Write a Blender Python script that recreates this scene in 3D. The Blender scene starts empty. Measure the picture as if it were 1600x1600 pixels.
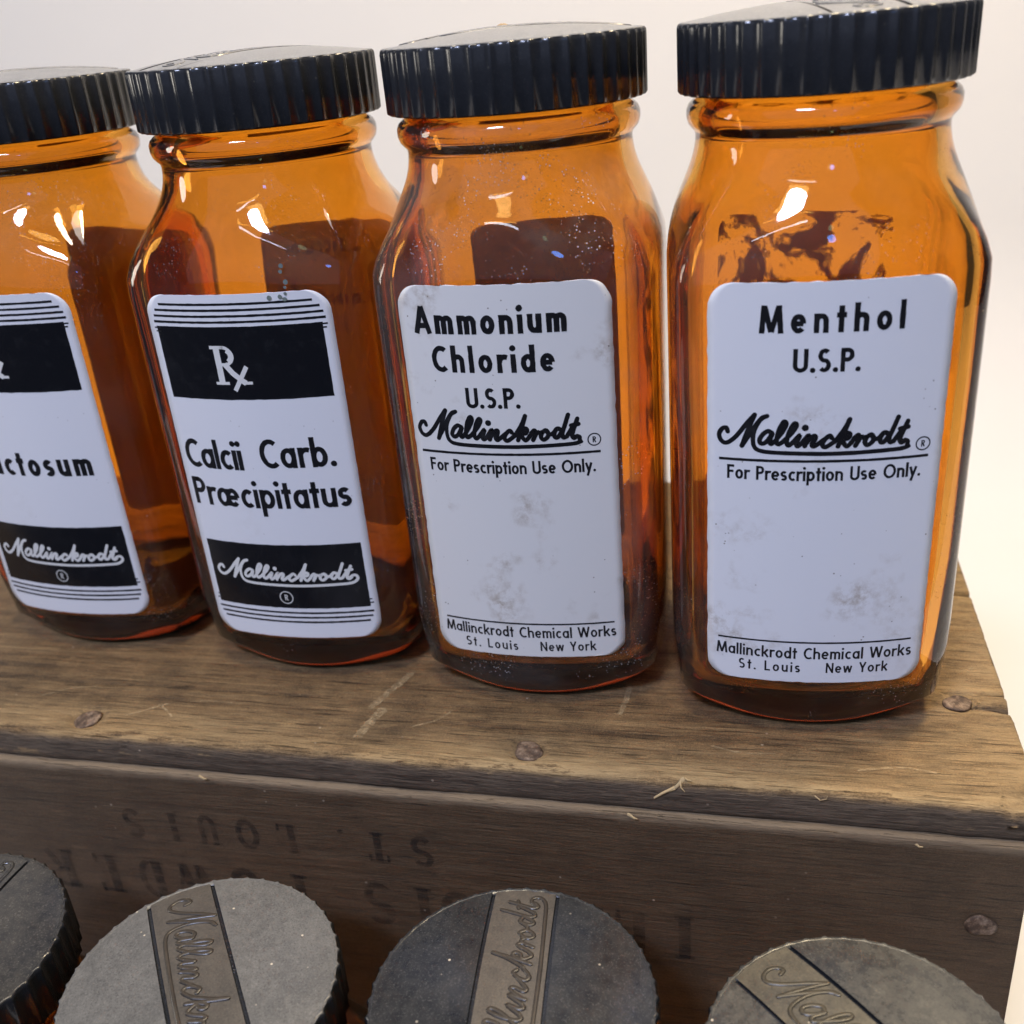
import bpy, bmesh, math, random
from mathutils import Vector, Matrix, noise

random.seed(7)
SC = bpy.context.scene
COL = SC.collection
MM = 0.001

# ------------------------------------------------------------------ camera
cam = bpy.data.cameras.new('camera')
cam.sensor_fit = 'HORIZONTAL'
cam.sensor_width = 36.0
cam.lens = 36.23
cam.clip_start = 0.004
cam.clip_end = 50
camo = bpy.data.objects.new('camera', cam)
COL.objects.link(camo)
camo.location = (103.68*MM, -169.68*MM, 145.96*MM)
camo.rotation_euler = (math.radians(64.323), math.radians(4.733), math.radians(12.370))
SC.camera = camo
cam.dof.use_dof = True
cam.dof.focus_distance = 0.215
cam.dof.aperture_fstop = 18.0

# ------------------------------------------------------------------ world and lamps
world = bpy.data.worlds.new('World')
SC.world = world
world.use_nodes = True
wn = world.node_tree.nodes['Background']
wn.inputs[0].default_value = (0.80, 0.86, 1.0, 1)
wn.inputs[1].default_value = 0.06

def lamp(name, loc, target, sx, sy, power, color):
    l = bpy.data.lights.new(name, 'AREA')
    l.shape = 'RECTANGLE' if max(sx, sy) > 0.4 else 'ELLIPSE'
    l.size = sx
    l.size_y = sy
    l.energy = power
    l.color = color
    o = bpy.data.objects.new(name, l)
    COL.objects.link(o)
    o.location = loc
    o.rotation_euler = (Vector(target) - Vector(loc)).to_track_quat('-Z', 'Y').to_euler()
    return o

# warm ceiling lamp above the crate, a lamp on the paper behind it, the cool window behind the
# photographer, and the two small bright fittings that show as glints on the glass
lamp('ceiling_lamp', (0.32, 0.18, 0.74), (0.12, 0.04, 0.0), 0.14, 0.10, 4.5, (1.0, 0.78, 0.47))
lamp('overhead_lamp', (0.05, -0.13, 0.82), (0.06, 0.03, 0.0), 0.16, 0.09, 2.0, (1.0, 0.84, 0.60))
lamp('backdrop_lamp', (0.16, 0.14, 1.05), (0.06, 0.52, 0.00), 0.60, 0.26, 4.6, (1.0, 0.93, 0.80))
lamp('window_light', (-0.15, -0.78, 1.10), (0.03, 0.03, 0.04), 0.30, 0.15, 14.5, (0.60, 0.68, 1.0))
lamp('room_fill', (-0.25, -1.70, 0.95), (0.03, 0.03, 0.04), 3.00, 1.90, 6.0, (0.62, 0.70, 1.0))
lamp('side_lamp', (-0.80, -0.05, 0.26), (0.03, 0.03, 0.10), 0.14, 0.36, 1.2, (1.0, 0.93, 0.82))
lamp('tube_lamp', (-0.25, -1.25, 1.32), (0.03, 0.03, 0.08), 0.60, 0.025, 0.8, (0.90, 0.95, 1.0))
lamp('blue_screen', (0.27, -0.85, 0.60), (0.10, 0.03, 0.08), 0.06, 0.10, 0.25, (0.12, 0.34, 1.0))

SC.view_settings.view_transform = 'Standard'
SC.view_settings.look = 'None'
SC.view_settings.exposure = 0.0
SC.view_settings.gamma = 1.0
SC.view_settings.use_curve_mapping = False
SC.render.engine = 'CYCLES'
cy = SC.cycles
cy.max_bounces = 20
cy.transmission_bounces = 18
cy.transparent_max_bounces = 24
cy.glossy_bounces = 8
cy.diffuse_bounces = 4
cy.use_denoising = True
cy.use_adaptive_sampling = True
cy.adaptive_threshold = 0.015
cy.caustics_refractive = True
cy.caustics_reflective = True
cy.blur_glossy = 0.3
cy.sample_clamp_indirect = 6.0

# ------------------------------------------------------------------ helpers
def prop(o, label=None, cat=None, group=None, kind=None):
    if label: o['label'] = label
    if cat: o['category'] = cat
    if group: o['group'] = group
    if kind: o['kind'] = kind
    return o

def mesh_obj(name, verts, faces, mat, parent=None, smooth=True, scale=MM):
    me = bpy.data.meshes.new(name)
    me.from_pydata([(v[0]*scale, v[1]*scale, v[2]*scale) for v in verts], [], faces)
    me.validate()
    if smooth:
        me.polygons.foreach_set('use_smooth', [True]*len(me.polygons))
    me.materials.append(mat)
    o = bpy.data.objects.new(name, me)
    COL.objects.link(o)
    if parent: o.parent = parent
    return o

def empty(name, loc, rz=0.0, parent=None):
    o = bpy.data.objects.new(name, None)
    COL.objects.link(o)
    o.empty_display_size = 0.01
    o.location = [c*MM for c in loc]
    o.rotation_euler = (0, 0, rz)
    if parent: o.parent = parent
    return o

def N3(x, y, z, s=1.0):
    return noise.noise(Vector((x*s, y*s, z*s)))

# ------------------------------------------------------------------ materials
class NT:
    """small node-tree builder"""
    def __init__(self, name):
        self.m = bpy.data.materials.new(name)
        self.m.use_nodes = True
        self.t = self.m.node_tree
        for n in list(self.t.nodes): self.t.nodes.remove(n)
        self.out = self.t.nodes.new('ShaderNodeOutputMaterial')
    def n(self, typ, **kw):
        nd = self.t.nodes.new(typ)
        for k, v in kw.items():
            if k.startswith('i_'):
                key = k[2:]
                key = int(key) if key.isdigit() else key.replace('_', ' ')
                self.put(nd.inputs[key], v)
            else:
                setattr(nd, k, v)
        return nd
    def put(self, sock, v):
        if isinstance(v, bpy.types.NodeSocket): self.t.links.new(v, sock)
        else: sock.default_value = v
    def coord(self, scale=(1, 1, 1), loc=(0, 0, 0), rot=(0, 0, 0), kind='Object'):
        tc = self.n('ShaderNodeTexCoord')
        mp = self.n('ShaderNodeMapping')
        self.t.links.new(tc.outputs[kind], mp.inputs[0])
        mp.inputs['Scale'].default_value = scale
        mp.inputs['Location'].default_value = loc
        mp.inputs['Rotation'].default_value = rot
        return mp.outputs[0]
    def noise(self, vec, scale=1.0, detail=4.0, rough=0.55, dist=0.0):
        nd = self.n('ShaderNodeTexNoise', i_Vector=vec, i_Scale=scale, i_Detail=detail, i_Roughness=rough, i_Distortion=dist)
        return nd.outputs['Fac']
    def voro(self, vec, scale, feature='F1', rnd=1.0):
        nd = self.n('ShaderNodeTexVoronoi', feature=feature)
        self.put(nd.inputs['Vector'], vec); nd.inputs['Scale'].default_value = scale
        nd.inputs['Randomness'].default_value = rnd
        return nd
    def ramp(self, fac, stops, interp='LINEAR'):
        nd = self.n('ShaderNodeValToRGB')
        self.put(nd.inputs[0], fac)
        cr = nd.color_ramp
        cr.interpolation = interp
        while len(cr.elements) < len(stops): cr.elements.new(0.5)
        for e, (p, c) in zip(cr.elements, stops):
            e.position = p
            e.color = (c, c, c, 1) if isinstance(c, (int, float)) else (*c, 1)
        return nd.outputs[0]
    def math(self, op, a, b=0.0, clamp=False):
        nd = self.n('ShaderNodeMath', operation=op, use_clamp=clamp)
        self.put(nd.inputs[0], a); self.put(nd.inputs[1], b)
        return nd.outputs[0]
    def mix(self, fac, a, b, blend='MIX'):
        nd = self.n('ShaderNodeMix', data_type='RGBA', blend_type=blend)
        self.put(nd.inputs[0], fac)
        self.put(nd.inputs[6], a if isinstance(a, bpy.types.NodeSocket) else (*a, 1))
        self.put(nd.inputs[7], b if isinstance(b, bpy.types.NodeSocket) else (*b, 1))
        return nd.outputs[2]
    def bump(self, h, strength=0.3, dist=0.001):
        nd = self.n('ShaderNodeBump')
        nd.inputs['Strength'].default_value = strength
        nd.inputs['Distance'].default_value = dist
        self.put(nd.inputs['Height'], h)
        return nd.outputs[0]
    def pbr(self, **kw):
        nd = self.n('ShaderNodeBsdfPrincipled')
        for k, v in kw.items():
            key = k.replace('_', ' ')
            if isinstance(v, tuple) and len(v) == 3: v = (*v, 1)
            self.put(nd.inputs[key], v)
        return nd
    def surf(self, sh):
        self.t.links.new(sh.outputs[0], self.out.inputs['Surface'])
        return self.m

def sepxyz(M, vec):
    s = M.n('ShaderNodeSeparateXYZ', i_0=vec)
    return s.outputs

def m_paper():
    M = NT('backdrop_paper')
    c = M.coord((1, 1, 1))
    f = M.noise(c, 6.0, 3)
    col = M.mix(f, (0.70, 0.675, 0.625), (0.75, 0.725, 0.675))
    nb = M.noise(c, 900.0, 2)
    return M.surf(M.pbr(Base_Color=col, Roughness=0.85, Normal=M.bump(nb, 0.05, 0.0003)))

def m_glass(seed, dust):
    M = NT('amber_glass')
    c = M.coord((1, 1, 1), loc=(seed*3.1, seed*1.7, seed))
    wav = M.noise(M.coord((1, 1, 0.6), loc=(seed, 0, 0)), 55.0, 2, 0.4)
    g = M.pbr(Base_Color=(0.995, 0.620, 0.15), Roughness=0.028, IOR=1.50, Normal=M.bump(wav, 0.10, 0.0012))
    g.inputs['Transmission Weight'].default_value = 1.0
    # dust: a thin uneven film, fine grains, and a few larger flakes
    film = M.ramp(M.noise(c, 38.0, 6, 0.65), [(0.42, 0.0), (0.80, 1.0)])
    v1 = M.voro(c, 1250.0)
    grain = M.ramp(v1.outputs['Distance'], [(0.13, 1.0), (0.21, 0.0)])
    pick = M.ramp(M.noise(c, 70.0, 3), [(0.52, 0.0), (0.66, 1.0)])
    v2 = M.voro(c, 330.0)
    flake = M.ramp(v2.outputs['Distance'], [(0.03, 1.0), (0.07, 0.0)])
    f = M.math('ADD', M.math('MULTIPLY', film, 0.045*dust), M.math('MULTIPLY', M.math('MULTIPLY', grain, pick), 0.32*dust))
    f = M.math('ADD', f, M.math('MULTIPLY', M.math('MULTIPLY', flake, pick), 0.5*dust))
    f = M.math('ADD', f, 0.004*dust, clamp=True)
    d = M.n('ShaderNodeBsdfDiffuse')
    d.inputs[0].default_value = (0.50, 0.46, 0.42, 1)
    mx = M.n('ShaderNodeMixShader', i_0=f)
    M.t.links.new(g.outputs[0], mx.inputs[1]); M.t.links.new(d.outputs[0], mx.inputs[2])
    va = M.n('ShaderNodeVolumeAbsorption')
    va.inputs['Color'].default_value = (0.80, 0.48, 0.05, 1)
    va.inputs['Density'].default_value = 100.0
    M.t.links.new(va.outputs[0], M.out.inputs['Volume'])
    return M.surf(mx)

def m_label(name, dirt, seed, trans=0.0, worn=0.0, col=(0.76, 0.76, 0.765)):
    """fired enamel panel: off white, a little gloss, rubbed and dirty in places"""
    M = NT(name)
    c = M.coord((1, 1, 1), loc=(seed*0.7, seed*0.3, seed*0.11))
    big = M.noise(c, 45.0, 4, 0.6)
    pa = M.ramp(big, [(0.57, 0.0), (0.74, 1.0)])
    fine = M.ramp(M.noise(c, 420.0, 4, 0.7), [(0.42, 0.0), (0.66, 1.0)])
    f = M.math('MULTIPLY', M.math('MULTIPLY', pa, fine), dirt, clamp=True)
    colr = M.mix(f, col, (0.36, 0.29, 0.21))
    sp = M.voro(c, 520.0)
    speck = M.ramp(sp.outputs['Distance'], [(0.07, 1.0), (0.11, 0.0)])
    pk = M.ramp(M.noise(c, 160.0, 2), [(0.56, 0.0), (0.62, 1.0)])
    colr = M.mix(M.math('MULTIPLY', M.math('MULTIPLY', speck, pk), 0.75*min(1, dirt+0.25)), colr, (0.13, 0.09, 0.06))
    p = M.pbr(Base_Color=colr, Roughness=M.math('ADD', 0.26, M.math('MULTIPLY', big, 0.22)),
              Normal=M.bump(M.noise(c, 800.0, 3), 0.06, 0.0002))
    p.inputs['Specular IOR Level'].default_value = 0.45
    sh = p
    if trans > 0:
        t = M.n('ShaderNodeBsdfTranslucent', i_0=(0.9, 0.85, 0.78, 1))
        mx = M.n('ShaderNodeMixShader', i_0=trans)
        M.t.links.new(p.outputs[0], mx.inputs[1]); M.t.links.new(t.outputs[0], mx.inputs[2])
        sh = mx
    if worn > 0:
        h = M.ramp(M.noise(c, 95.0, 5, 0.62, 0.4), [(0.60-worn*0.22, 0.0), (0.64-worn*0.20, 1.0)])
        tr = M.n('ShaderNodeBsdfTransparent')
        mx = M.n('ShaderNodeMixShader', i_0=h)
        M.t.links.new(sh.outputs[0], mx.inputs[1]); M.t.links.new(tr.outputs[0], mx.inputs[2])
        sh = mx
    return M.surf(sh)

def m_ink(name, col, seed=0.0, rub=0.25, rough=0.3):
    M = NT(name)
    c = M.coord((1, 1, 1), loc=(seed, seed*0.5, 0))
    f = M.ramp(M.noise(c, 260.0, 5, 0.7), [(0.52, 0.0), (0.75, 1.0)])
    light = tuple(min(1, x*0.5+0.07) for x in col) if col[0] < 0.3 else tuple(x*0.75 for x in col)
    cc = M.mix(M.math('MULTIPLY', f, rub), col, light)
    return M.surf(M.pbr(Base_Color=cc, Roughness=rough, Specular_IOR_Level=0.4))

def m_cap(name, dust_col, amount, seed, contrast=0.5):
    """black moulded plastic; dust settles on faces that look up and in patches"""
    M = NT(name)
    c = M.coord((1, 1, 1), loc=(seed*0.37, seed*0.21, 0))
    geo = M.n('ShaderNodeNewGeometry')
    up = M.ramp(sepxyz(M, geo.outputs['Normal'])[2], [(0.55, 0.06), (0.95, 1.0)])
    n1 = M.noise(c, 95.0, 7, 0.70)
    n2 = M.noise(c, 420.0, 4, 0.7)
    pat = M.ramp(M.math('ADD', M.math('MULTIPLY', n1, 0.55), M.math('MULTIPLY', n2, 0.45)), [(0.5-0.05-contrast*0.11, 0.0), (0.5+0.06+contrast*0.12, 1.0)])
    f = M.math('MULTIPLY', M.math('MULTIPLY', up, M.math('ADD', M.math('MULTIPLY', pat, contrast), 1.0-contrast)), amount, clamp=True)
    v = M.voro(c, 300.0)
    sp = M.ramp(v.outputs['Distance'], [(0.05, 1.0), (0.085, 0.0)])
    pk = M.ramp(M.noise(c, 60.0, 2), [(0.50, 0.0), (0.56, 1.0)])
    sp = M.math('MULTIPLY', M.math('MULTIPLY', sp, pk), up)
    col = M.mix(f, (0.010, 0.0115, 0.0145), dust_col)
    grit = M.noise(c, 2400.0, 3, 0.8)
    col = M.mix(M.math('MULTIPLY', M.math('MULTIPLY', M.ramp(grit, [(0.52, 0.0), (0.68, 1.0)]), up), 0.55), col, (0.02, 0.02, 0.02))
    col = M.mix(M.math('MULTIPLY', M.math('MULTIPLY', M.ramp(grit, [(0.30, 1.0), (0.44, 0.0)]), up), 0.40), col, tuple(min(0.6, x*1.7) for x in dust_col))
    col = M.mix(M.math('MULTIPLY', sp, 0.9), col, (0.62, 0.55, 0.42))
    ro = M.math('ADD', 0.17, M.math('MULTIPLY', f, 0.28))
    p = M.pbr(Base_Color=col, Roughness=ro, Normal=M.bump(M.noise(c, 700.0, 3), 0.10, 0.0003))
    return M.surf(p)

def m_wood(name, dark, mid, light, seed=0.0, pale_edge=0.0, lit_worn_arris=0.0, contrast=1.0):
    """weathered softwood, grain along x"""
    M = NT(name)
    warp = M.n('ShaderNodeTexNoise', i_Vector=M.coord((9, 25, 25), loc=(seed, 2, 0)), i_Scale=1.0, i_Detail=3.0)
    cw = M.n('ShaderNodeVectorMath', operation='MULTIPLY_ADD')
    M.t.links.new(warp.outputs['Color'], cw.inputs[0])
    cw.inputs[1].default_value = (0.004, 0.004, 0.004)
    M.t.links.new(M.coord((1, 1, 1), loc=(seed*0.1, seed*0.2, seed*0.3)), cw.inputs[2])
    def scaled(sx, sy):
        m_ = M.n('ShaderNodeVectorMath', operation='MULTIPLY')
        M.t.links.new(cw.outputs[0], m_.inputs[0]); m_.inputs[1].default_value = (sx, sy, sy)
        return m_.outputs[0]
    rings = M.noise(scaled(5, 330), 1.0, 3, 0.55)
    fibre = M.noise(scaled(130, 2600), 1.0, 6, 0.7)
    fine = M.noise(M.coord((1, 1, 1), loc=(seed, 0, 0)), 1700.0, 6, 0.75)
    mott = M.noise(M.coord((1, 1.8, 1.8), loc=(seed, 1, 0)), 90.0, 9, 0.75)
    f = M.math('ADD', M.math('ADD', M.math('MULTIPLY', rings, 0.26), M.math('MULTIPLY', fibre, 0.28)),
               M.math('ADD', M.math('MULTIPLY', mott, 0.28), M.math('MULTIPLY', fine, 0.18)))
    w_ = 0.11/contrast
    col = M.ramp(f, [(0.5-w_, dark), (0.5, mid), (0.5+w_, light)])
    line = M.ramp(rings, [(0.56, 0.0), (0.60, 1.0), (0.64, 0.0)])
    col = M.mix(M.math('MULTIPLY', M.math('MULTIPLY', line, M.ramp(mott, [(0.4, 0.1), (0.6, 1.0)])), 0.55*contrast), col, tuple(x*0.5 for x in dark))
    pore = M.ramp(M.noise(scaled(55, 2400), 1.0, 3, 0.6), [(0.60, 0.0), (0.70, 1.0)])
    col = M.mix(M.math('MULTIPLY', pore, 0.6*contrast), col, tuple(x*0.4 for x in dark))
    gr = M.ramp(M.noise(M.coord((1, 1, 1), loc=(seed, 3, 1)), 38.0, 9, 0.75), [(0.48, 0.0), (0.66, 1.0)])
    col = M.mix(M.math('MULTIPLY', gr, 0.55*contrast), col, tuple(x*0.6 for x in dark))
    grit = M.noise(M.coord((1, 1.5, 1.5), loc=(seed, 4, 2)), 2600.0, 4, 0.8)
    col = M.mix(M.math('MULTIPLY', M.ramp(grit, [(0.50, 0.0), (0.66, 1.0)]), 0.62*contrast, clamp=True), col, tuple(x*0.55 for x in dark))
    col = M.mix(M.math('MULTIPLY', M.ramp(grit, [(0.34, 1.0), (0.47, 0.0)]), 0.34*contrast, clamp=True), col, tuple(min(0.6, x*1.25) for x in light))
    oc = sepxyz(M, M.coord((1, 1, 1)))
    scuffn = M.noise(M.coord((75, 260, 260), loc=(seed, 12, 7), rot=(0, 0, 0.35)), 1.0, 9, 0.75)
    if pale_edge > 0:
        # worn front arris; light on it and on the right end is painted in
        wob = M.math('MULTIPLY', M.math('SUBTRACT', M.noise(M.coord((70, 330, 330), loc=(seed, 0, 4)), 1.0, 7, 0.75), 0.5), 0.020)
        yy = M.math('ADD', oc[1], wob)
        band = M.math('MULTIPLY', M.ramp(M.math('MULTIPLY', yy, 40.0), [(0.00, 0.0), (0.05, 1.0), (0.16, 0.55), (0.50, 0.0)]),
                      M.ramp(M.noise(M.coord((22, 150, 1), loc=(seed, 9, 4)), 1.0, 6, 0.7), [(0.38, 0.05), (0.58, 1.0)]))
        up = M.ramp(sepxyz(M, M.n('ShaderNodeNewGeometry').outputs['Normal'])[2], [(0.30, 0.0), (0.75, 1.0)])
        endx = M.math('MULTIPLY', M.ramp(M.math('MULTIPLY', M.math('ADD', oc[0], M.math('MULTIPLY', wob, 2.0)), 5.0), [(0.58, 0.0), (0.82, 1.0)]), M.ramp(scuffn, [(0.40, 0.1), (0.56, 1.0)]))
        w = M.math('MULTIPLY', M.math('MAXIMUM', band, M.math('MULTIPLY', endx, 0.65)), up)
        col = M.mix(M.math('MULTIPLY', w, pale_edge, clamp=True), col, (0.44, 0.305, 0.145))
        # the sawn front edge is a darker grey-brown
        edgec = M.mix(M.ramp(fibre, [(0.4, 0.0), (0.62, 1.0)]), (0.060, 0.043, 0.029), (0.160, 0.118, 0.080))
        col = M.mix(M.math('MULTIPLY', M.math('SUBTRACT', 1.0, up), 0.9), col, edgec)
    if lit_worn_arris > 0:
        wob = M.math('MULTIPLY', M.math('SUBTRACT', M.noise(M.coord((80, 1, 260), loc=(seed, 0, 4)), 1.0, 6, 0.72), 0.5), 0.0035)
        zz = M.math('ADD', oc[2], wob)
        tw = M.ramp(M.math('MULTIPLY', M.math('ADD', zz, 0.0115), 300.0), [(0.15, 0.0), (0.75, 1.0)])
        col = M.mix(M.math('MULTIPLY', tw, lit_worn_arris), col, (0.29, 0.21, 0.125))  # tan arris wear, with the light it catches painted in
    # scattered pale nicks, scuffs and dust
    v = M.voro(M.coord((1, 1, 1), loc=(seed, 0, 7)), 230.0)
    sp = M.ramp(v.outputs['Distance'], [(0.045, 1.0), (0.085, 0.0)])
    pk = M.ramp(M.noise(M.coord((1, 1, 1), loc=(seed, 8, 7)), 55.0, 3), [(0.55, 0.0), (0.62, 1.0)])
    col = M.mix(M.math('MULTIPLY', M.math('MULTIPLY', sp, pk), 0.75), col, (0.55, 0.45, 0.32))
    scr = M.ramp(scuffn, [(0.60, 0.0), (0.68, 1.0)])
    col = M.mix(M.math('MULTIPLY', scr, 0.40*contrast), col, tuple(min(0.6, x*1.35) for x in light))
    hgt = M.math('ADD', M.math('ADD', M.math('MULTIPLY', rings, 0.5), M.math('MULTIPLY', fine, 0.25)), M.math('SUBTRACT', M.math('MULTIPLY', fibre, 0.5), M.math('MULTIPLY', pore, 0.6)))
    p = M.pbr(Base_Color=col, Roughness=0.62, Normal=M.bump(hgt, 0.85, 0.0010))
    p.inputs['Specular IOR Level'].default_value = 0.35
    return M.surf(p)

def m_rust():
    M = NT('rusty_iron')
    c = M.coord((1, 1, 1))
    f = M.noise(c, 600.0, 6, 0.7)
    col = M.ramp(f, [(0.34, (0.035, 0.022, 0.016)), (0.5, (0.125, 0.080, 0.050)), (0.66, (0.30, 0.215, 0.145))])
    return M.surf(M.pbr(Base_Color=col, Roughness=0.62, Metallic=0.25, Normal=M.bump(f, 0.5, 0.0006)))

def m_stencil():
    M = NT('faded_stencil_paint')
    c = M.coord((60, 500, 500))
    f = M.ramp(M.noise(c, 1.0, 5, 0.65), [(0.40, 0.50), (0.64, 0.05)])
    d = M.pbr(Base_Color=(0.012, 0.010, 0.010), Roughness=0.7)
    t = M.n('ShaderNodeBsdfTransparent')
    mx = M.n('ShaderNodeMixShader', i_0=f)
    M.t.links.new(t.outputs[0], mx.inputs[1]); M.t.links.new(d.outputs[0], mx.inputs[2])
    return M.surf(mx)

def m_scuff_light():
    M = NT('pale_scuff_light')
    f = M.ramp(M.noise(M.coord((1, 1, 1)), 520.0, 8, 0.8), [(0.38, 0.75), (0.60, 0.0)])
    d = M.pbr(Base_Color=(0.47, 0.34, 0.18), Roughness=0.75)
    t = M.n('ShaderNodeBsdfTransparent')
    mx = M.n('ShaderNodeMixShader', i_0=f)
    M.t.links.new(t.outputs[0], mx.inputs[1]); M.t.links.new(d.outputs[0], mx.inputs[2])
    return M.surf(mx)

def m_plain(name, col, rough=0.7):
    M = NT(name)
    c = M.coord((1, 1, 1))
    cc = M.mix(M.noise(c, 700.0, 4), tuple(x*0.75 for x in col), col)
    return M.surf(M.pbr(Base_Color=cc, Roughness=rough))

MAT = dict(
    paper=m_paper(),
    ink=m_ink('black_enamel_lettering', (0.008, 0.008, 0.010), 1.0, 0.22),
    band=m_ink('black_enamel_band', (0.006, 0.0065, 0.009), 2.0, 0.12, 0.22),
    white=m_ink('white_enamel_lettering', (0.72, 0.71, 0.66), 3.0, 0.3),
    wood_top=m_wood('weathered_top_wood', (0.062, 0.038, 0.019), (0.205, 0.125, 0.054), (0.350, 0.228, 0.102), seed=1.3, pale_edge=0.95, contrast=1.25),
    wood_front=m_wood('dark_front_wood', (0.056, 0.034, 0.017), (0.112, 0.069, 0.034), (0.170, 0.107, 0.055), seed=4.1, lit_worn_arris=0.85, contrast=0.75),
    rust=m_rust(),
    scuff_light=m_scuff_light(),
    grime=m_plain('grimy_opaque_base', (0.045, 0.032, 0.022), 0.8),
    underside=m_plain('shaded_enamel_back', (0.17, 0.15, 0.13)),  # back of the white enamel, painted dark for the dim bottle interior
    stencil=m_stencil(),
    splinter=m_plain('pale_splinter', (0.50, 0.36, 0.18)),
    crumb=m_plain('tan_crumb', (0.40, 0.28, 0.15)),
    paint=m_plain('grey_green_paint', (0.20, 0.24, 0.21), 0.5),
)

# ------------------------------------------------------------------ backdrop sheet (wall curving into table)
TABLE_Z = -157.2
def build_backdrop():
    prof = [(-0.16, TABLE_Z*MM)]
    y0, r = 0.56, 0.16
    for k in range(0, 13):
        a = math.radians(90*k/12)
        prof.append((y0 - r + r*math.sin(a), TABLE_Z*MM + r - r*math.cos(a)))
    prof += [(y0, 0.5), (y0 + 0.02, 1.3)]
    vs, fs = [], []
    xs = [-0.72, -0.3, 0.1, 0.5, 1.1]
    for x in xs:
        for (y, z) in prof: vs.append((x, y, z))
    n = len(prof)
    for i in range(len(xs)-1):
        for j in range(n-1):
            fs.append((i*n+j, (i+1)*n+j, (i+1)*n+j+1, i*n+j+1))
    o = mesh_obj('backdrop', vs, fs, MAT['paper'], scale=1.0)
    prop(o, kind='structure')
build_backdrop()

# ------------------------------------------------------------------ crate
BOX_X0, BOX_X1, BOX_D, TOP_T = -235.0, 159.6, 152.0, 8.0
NAILS = [(-54.2, 6.6), (56.3, 7.1), (149.2, 34.4)]

def crack_depth(x, y):
    d = 0.0
    def line(x0, y0, x1, y1, w, dep):
        if x < x0 or x > x1 + 0.01: return 0.0
        t = (x-x0)/(x1-x0)
        yc = y0 + (y1-y0)*t + 0.25*N3(x, 0, 3, 0.5)
        ww = w*(0.35+0.65*t)
        return dep*math.exp(-((y-yc)/ww)**2)
    d += line(144, 38.2, 160, 37.4, 0.45, 1.1)
    d += line(150.5, 33.8, 160, 32.0, 1.0, 3.2)
    d += line(152, 82.4, 160, 82.0, 0.8, 1.6)
    d += line(-20, 21.5, 40, 20.2, 0.22, 0.25)
    d += line(57, 8.2, 82, 7.4, 0.25, 0.35)
    d += line(-110, 12.8, -58, 7.2, 0.22, 0.3)
    for (nx, ny) in NAILS:
        r = math.hypot(x-nx, (y-ny))
        d += 0.95*math.exp(-(r/4.1)**6)
    return d

def build_top_board(parent):
    # profile runs from the underside front, up the front edge, over the worn arris and back
    prof = [(6.0, -TOP_T), (2.0, -TOP_T), (0.5, -TOP_T), (0.12, -7.6), (0.0, -7.0), (0.0, -5.6), (0.0, -4.4), (0.02, -3.2), (0.12, -2.2), (0.45, -1.25), (0.95, -0.60), (1.6, -0.22), (2.3, -0.05)]
    y = 3.0
    while y < 46: prof.append((y, 0.0)); y += 0.42
    while y < 78: prof.append((y, 0.0)); y += 2.2
    while y < 87: prof.append((y, 0.0)); y += 0.45
    while y < BOX_D-4: prof.append((y, 0.0)); y += 8.0
    prof += [(BOX_D-1.0, -0.1), (BOX_D, -1.0), (BOX_D, -TOP_T)]
    xs = []
    x = BOX_X0
    while x < -130: xs.append(x); x += 4.0
    while x < BOX_X1-0.5: xs.append(x); x += 1.25
    xs += [BOX_X1-0.45, BOX_X1-0.12, BOX_X1]
    vs, fs = [], []
    for x in xs:
        endr = 0.0
        de = BOX_X1 - x
        if de < 0.5: endr = 0.45*(1-de/0.5)**2
        for (py, pz) in prof:
            yy, zz = py, pz
            if pz > -0.01 and py > 2.9:
                zz -= crack_depth(x, py)
                zz += 0.10*N3(x*0.05, py*0.9, 1.0) + 0.05*N3(x*0.2, py*2.3, 5.0)
            front = max(0.0, 1.0 - py/4.0)
            if front > 0 and pz > -7.9:
                wob = 0.50*N3(x, 0, 7.0, 0.045) + 0.30*N3(x, 0, 2.0, 0.21) + 0.16*N3(x, pz, 9.0, 0.7)
                yy += wob*(0.35 + 0.65*(1 if pz > -3.5 else 0.4))
                if -2.6 < pz < -0.02: zz -= abs(0.55*N3(x, 1, 4.0, 0.16))*front
            # chipped front right corner
            if x > 152.0 and py < 6.0 and pz > -4.0:
                c = min(1.0, (x-152.0)/1.6)*max(0.0, 1-py/6.0)
                zz -= 1.8*c*(0.8+0.5*N3(x, py, 3.0, 0.6))
            zz -= endr if pz > -0.5 else 0
            vs.append((x - (0.55*abs(N3(py*0.25, pz*0.5, 8.0)) if de < 0.2 else 0), yy, zz))
    n = len(prof)
    for i in range(len(xs)-1):
        for j in range(n-1):
            fs.append((i*n+j, (i+1)*n+j, (i+1)*n+j+1, i*n+j+1))
        fs.append((i*n+n-1, (i+1)*n+n-1, (i+1)*n, i*n))
    fs.append(tuple(reversed(range(0, n))))
    b = (len(xs)-1)*n
    fs.append(tuple(range(b, b+n)))
    return mesh_obj('top_board', vs, fs, MAT['wood_top'], parent)

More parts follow.
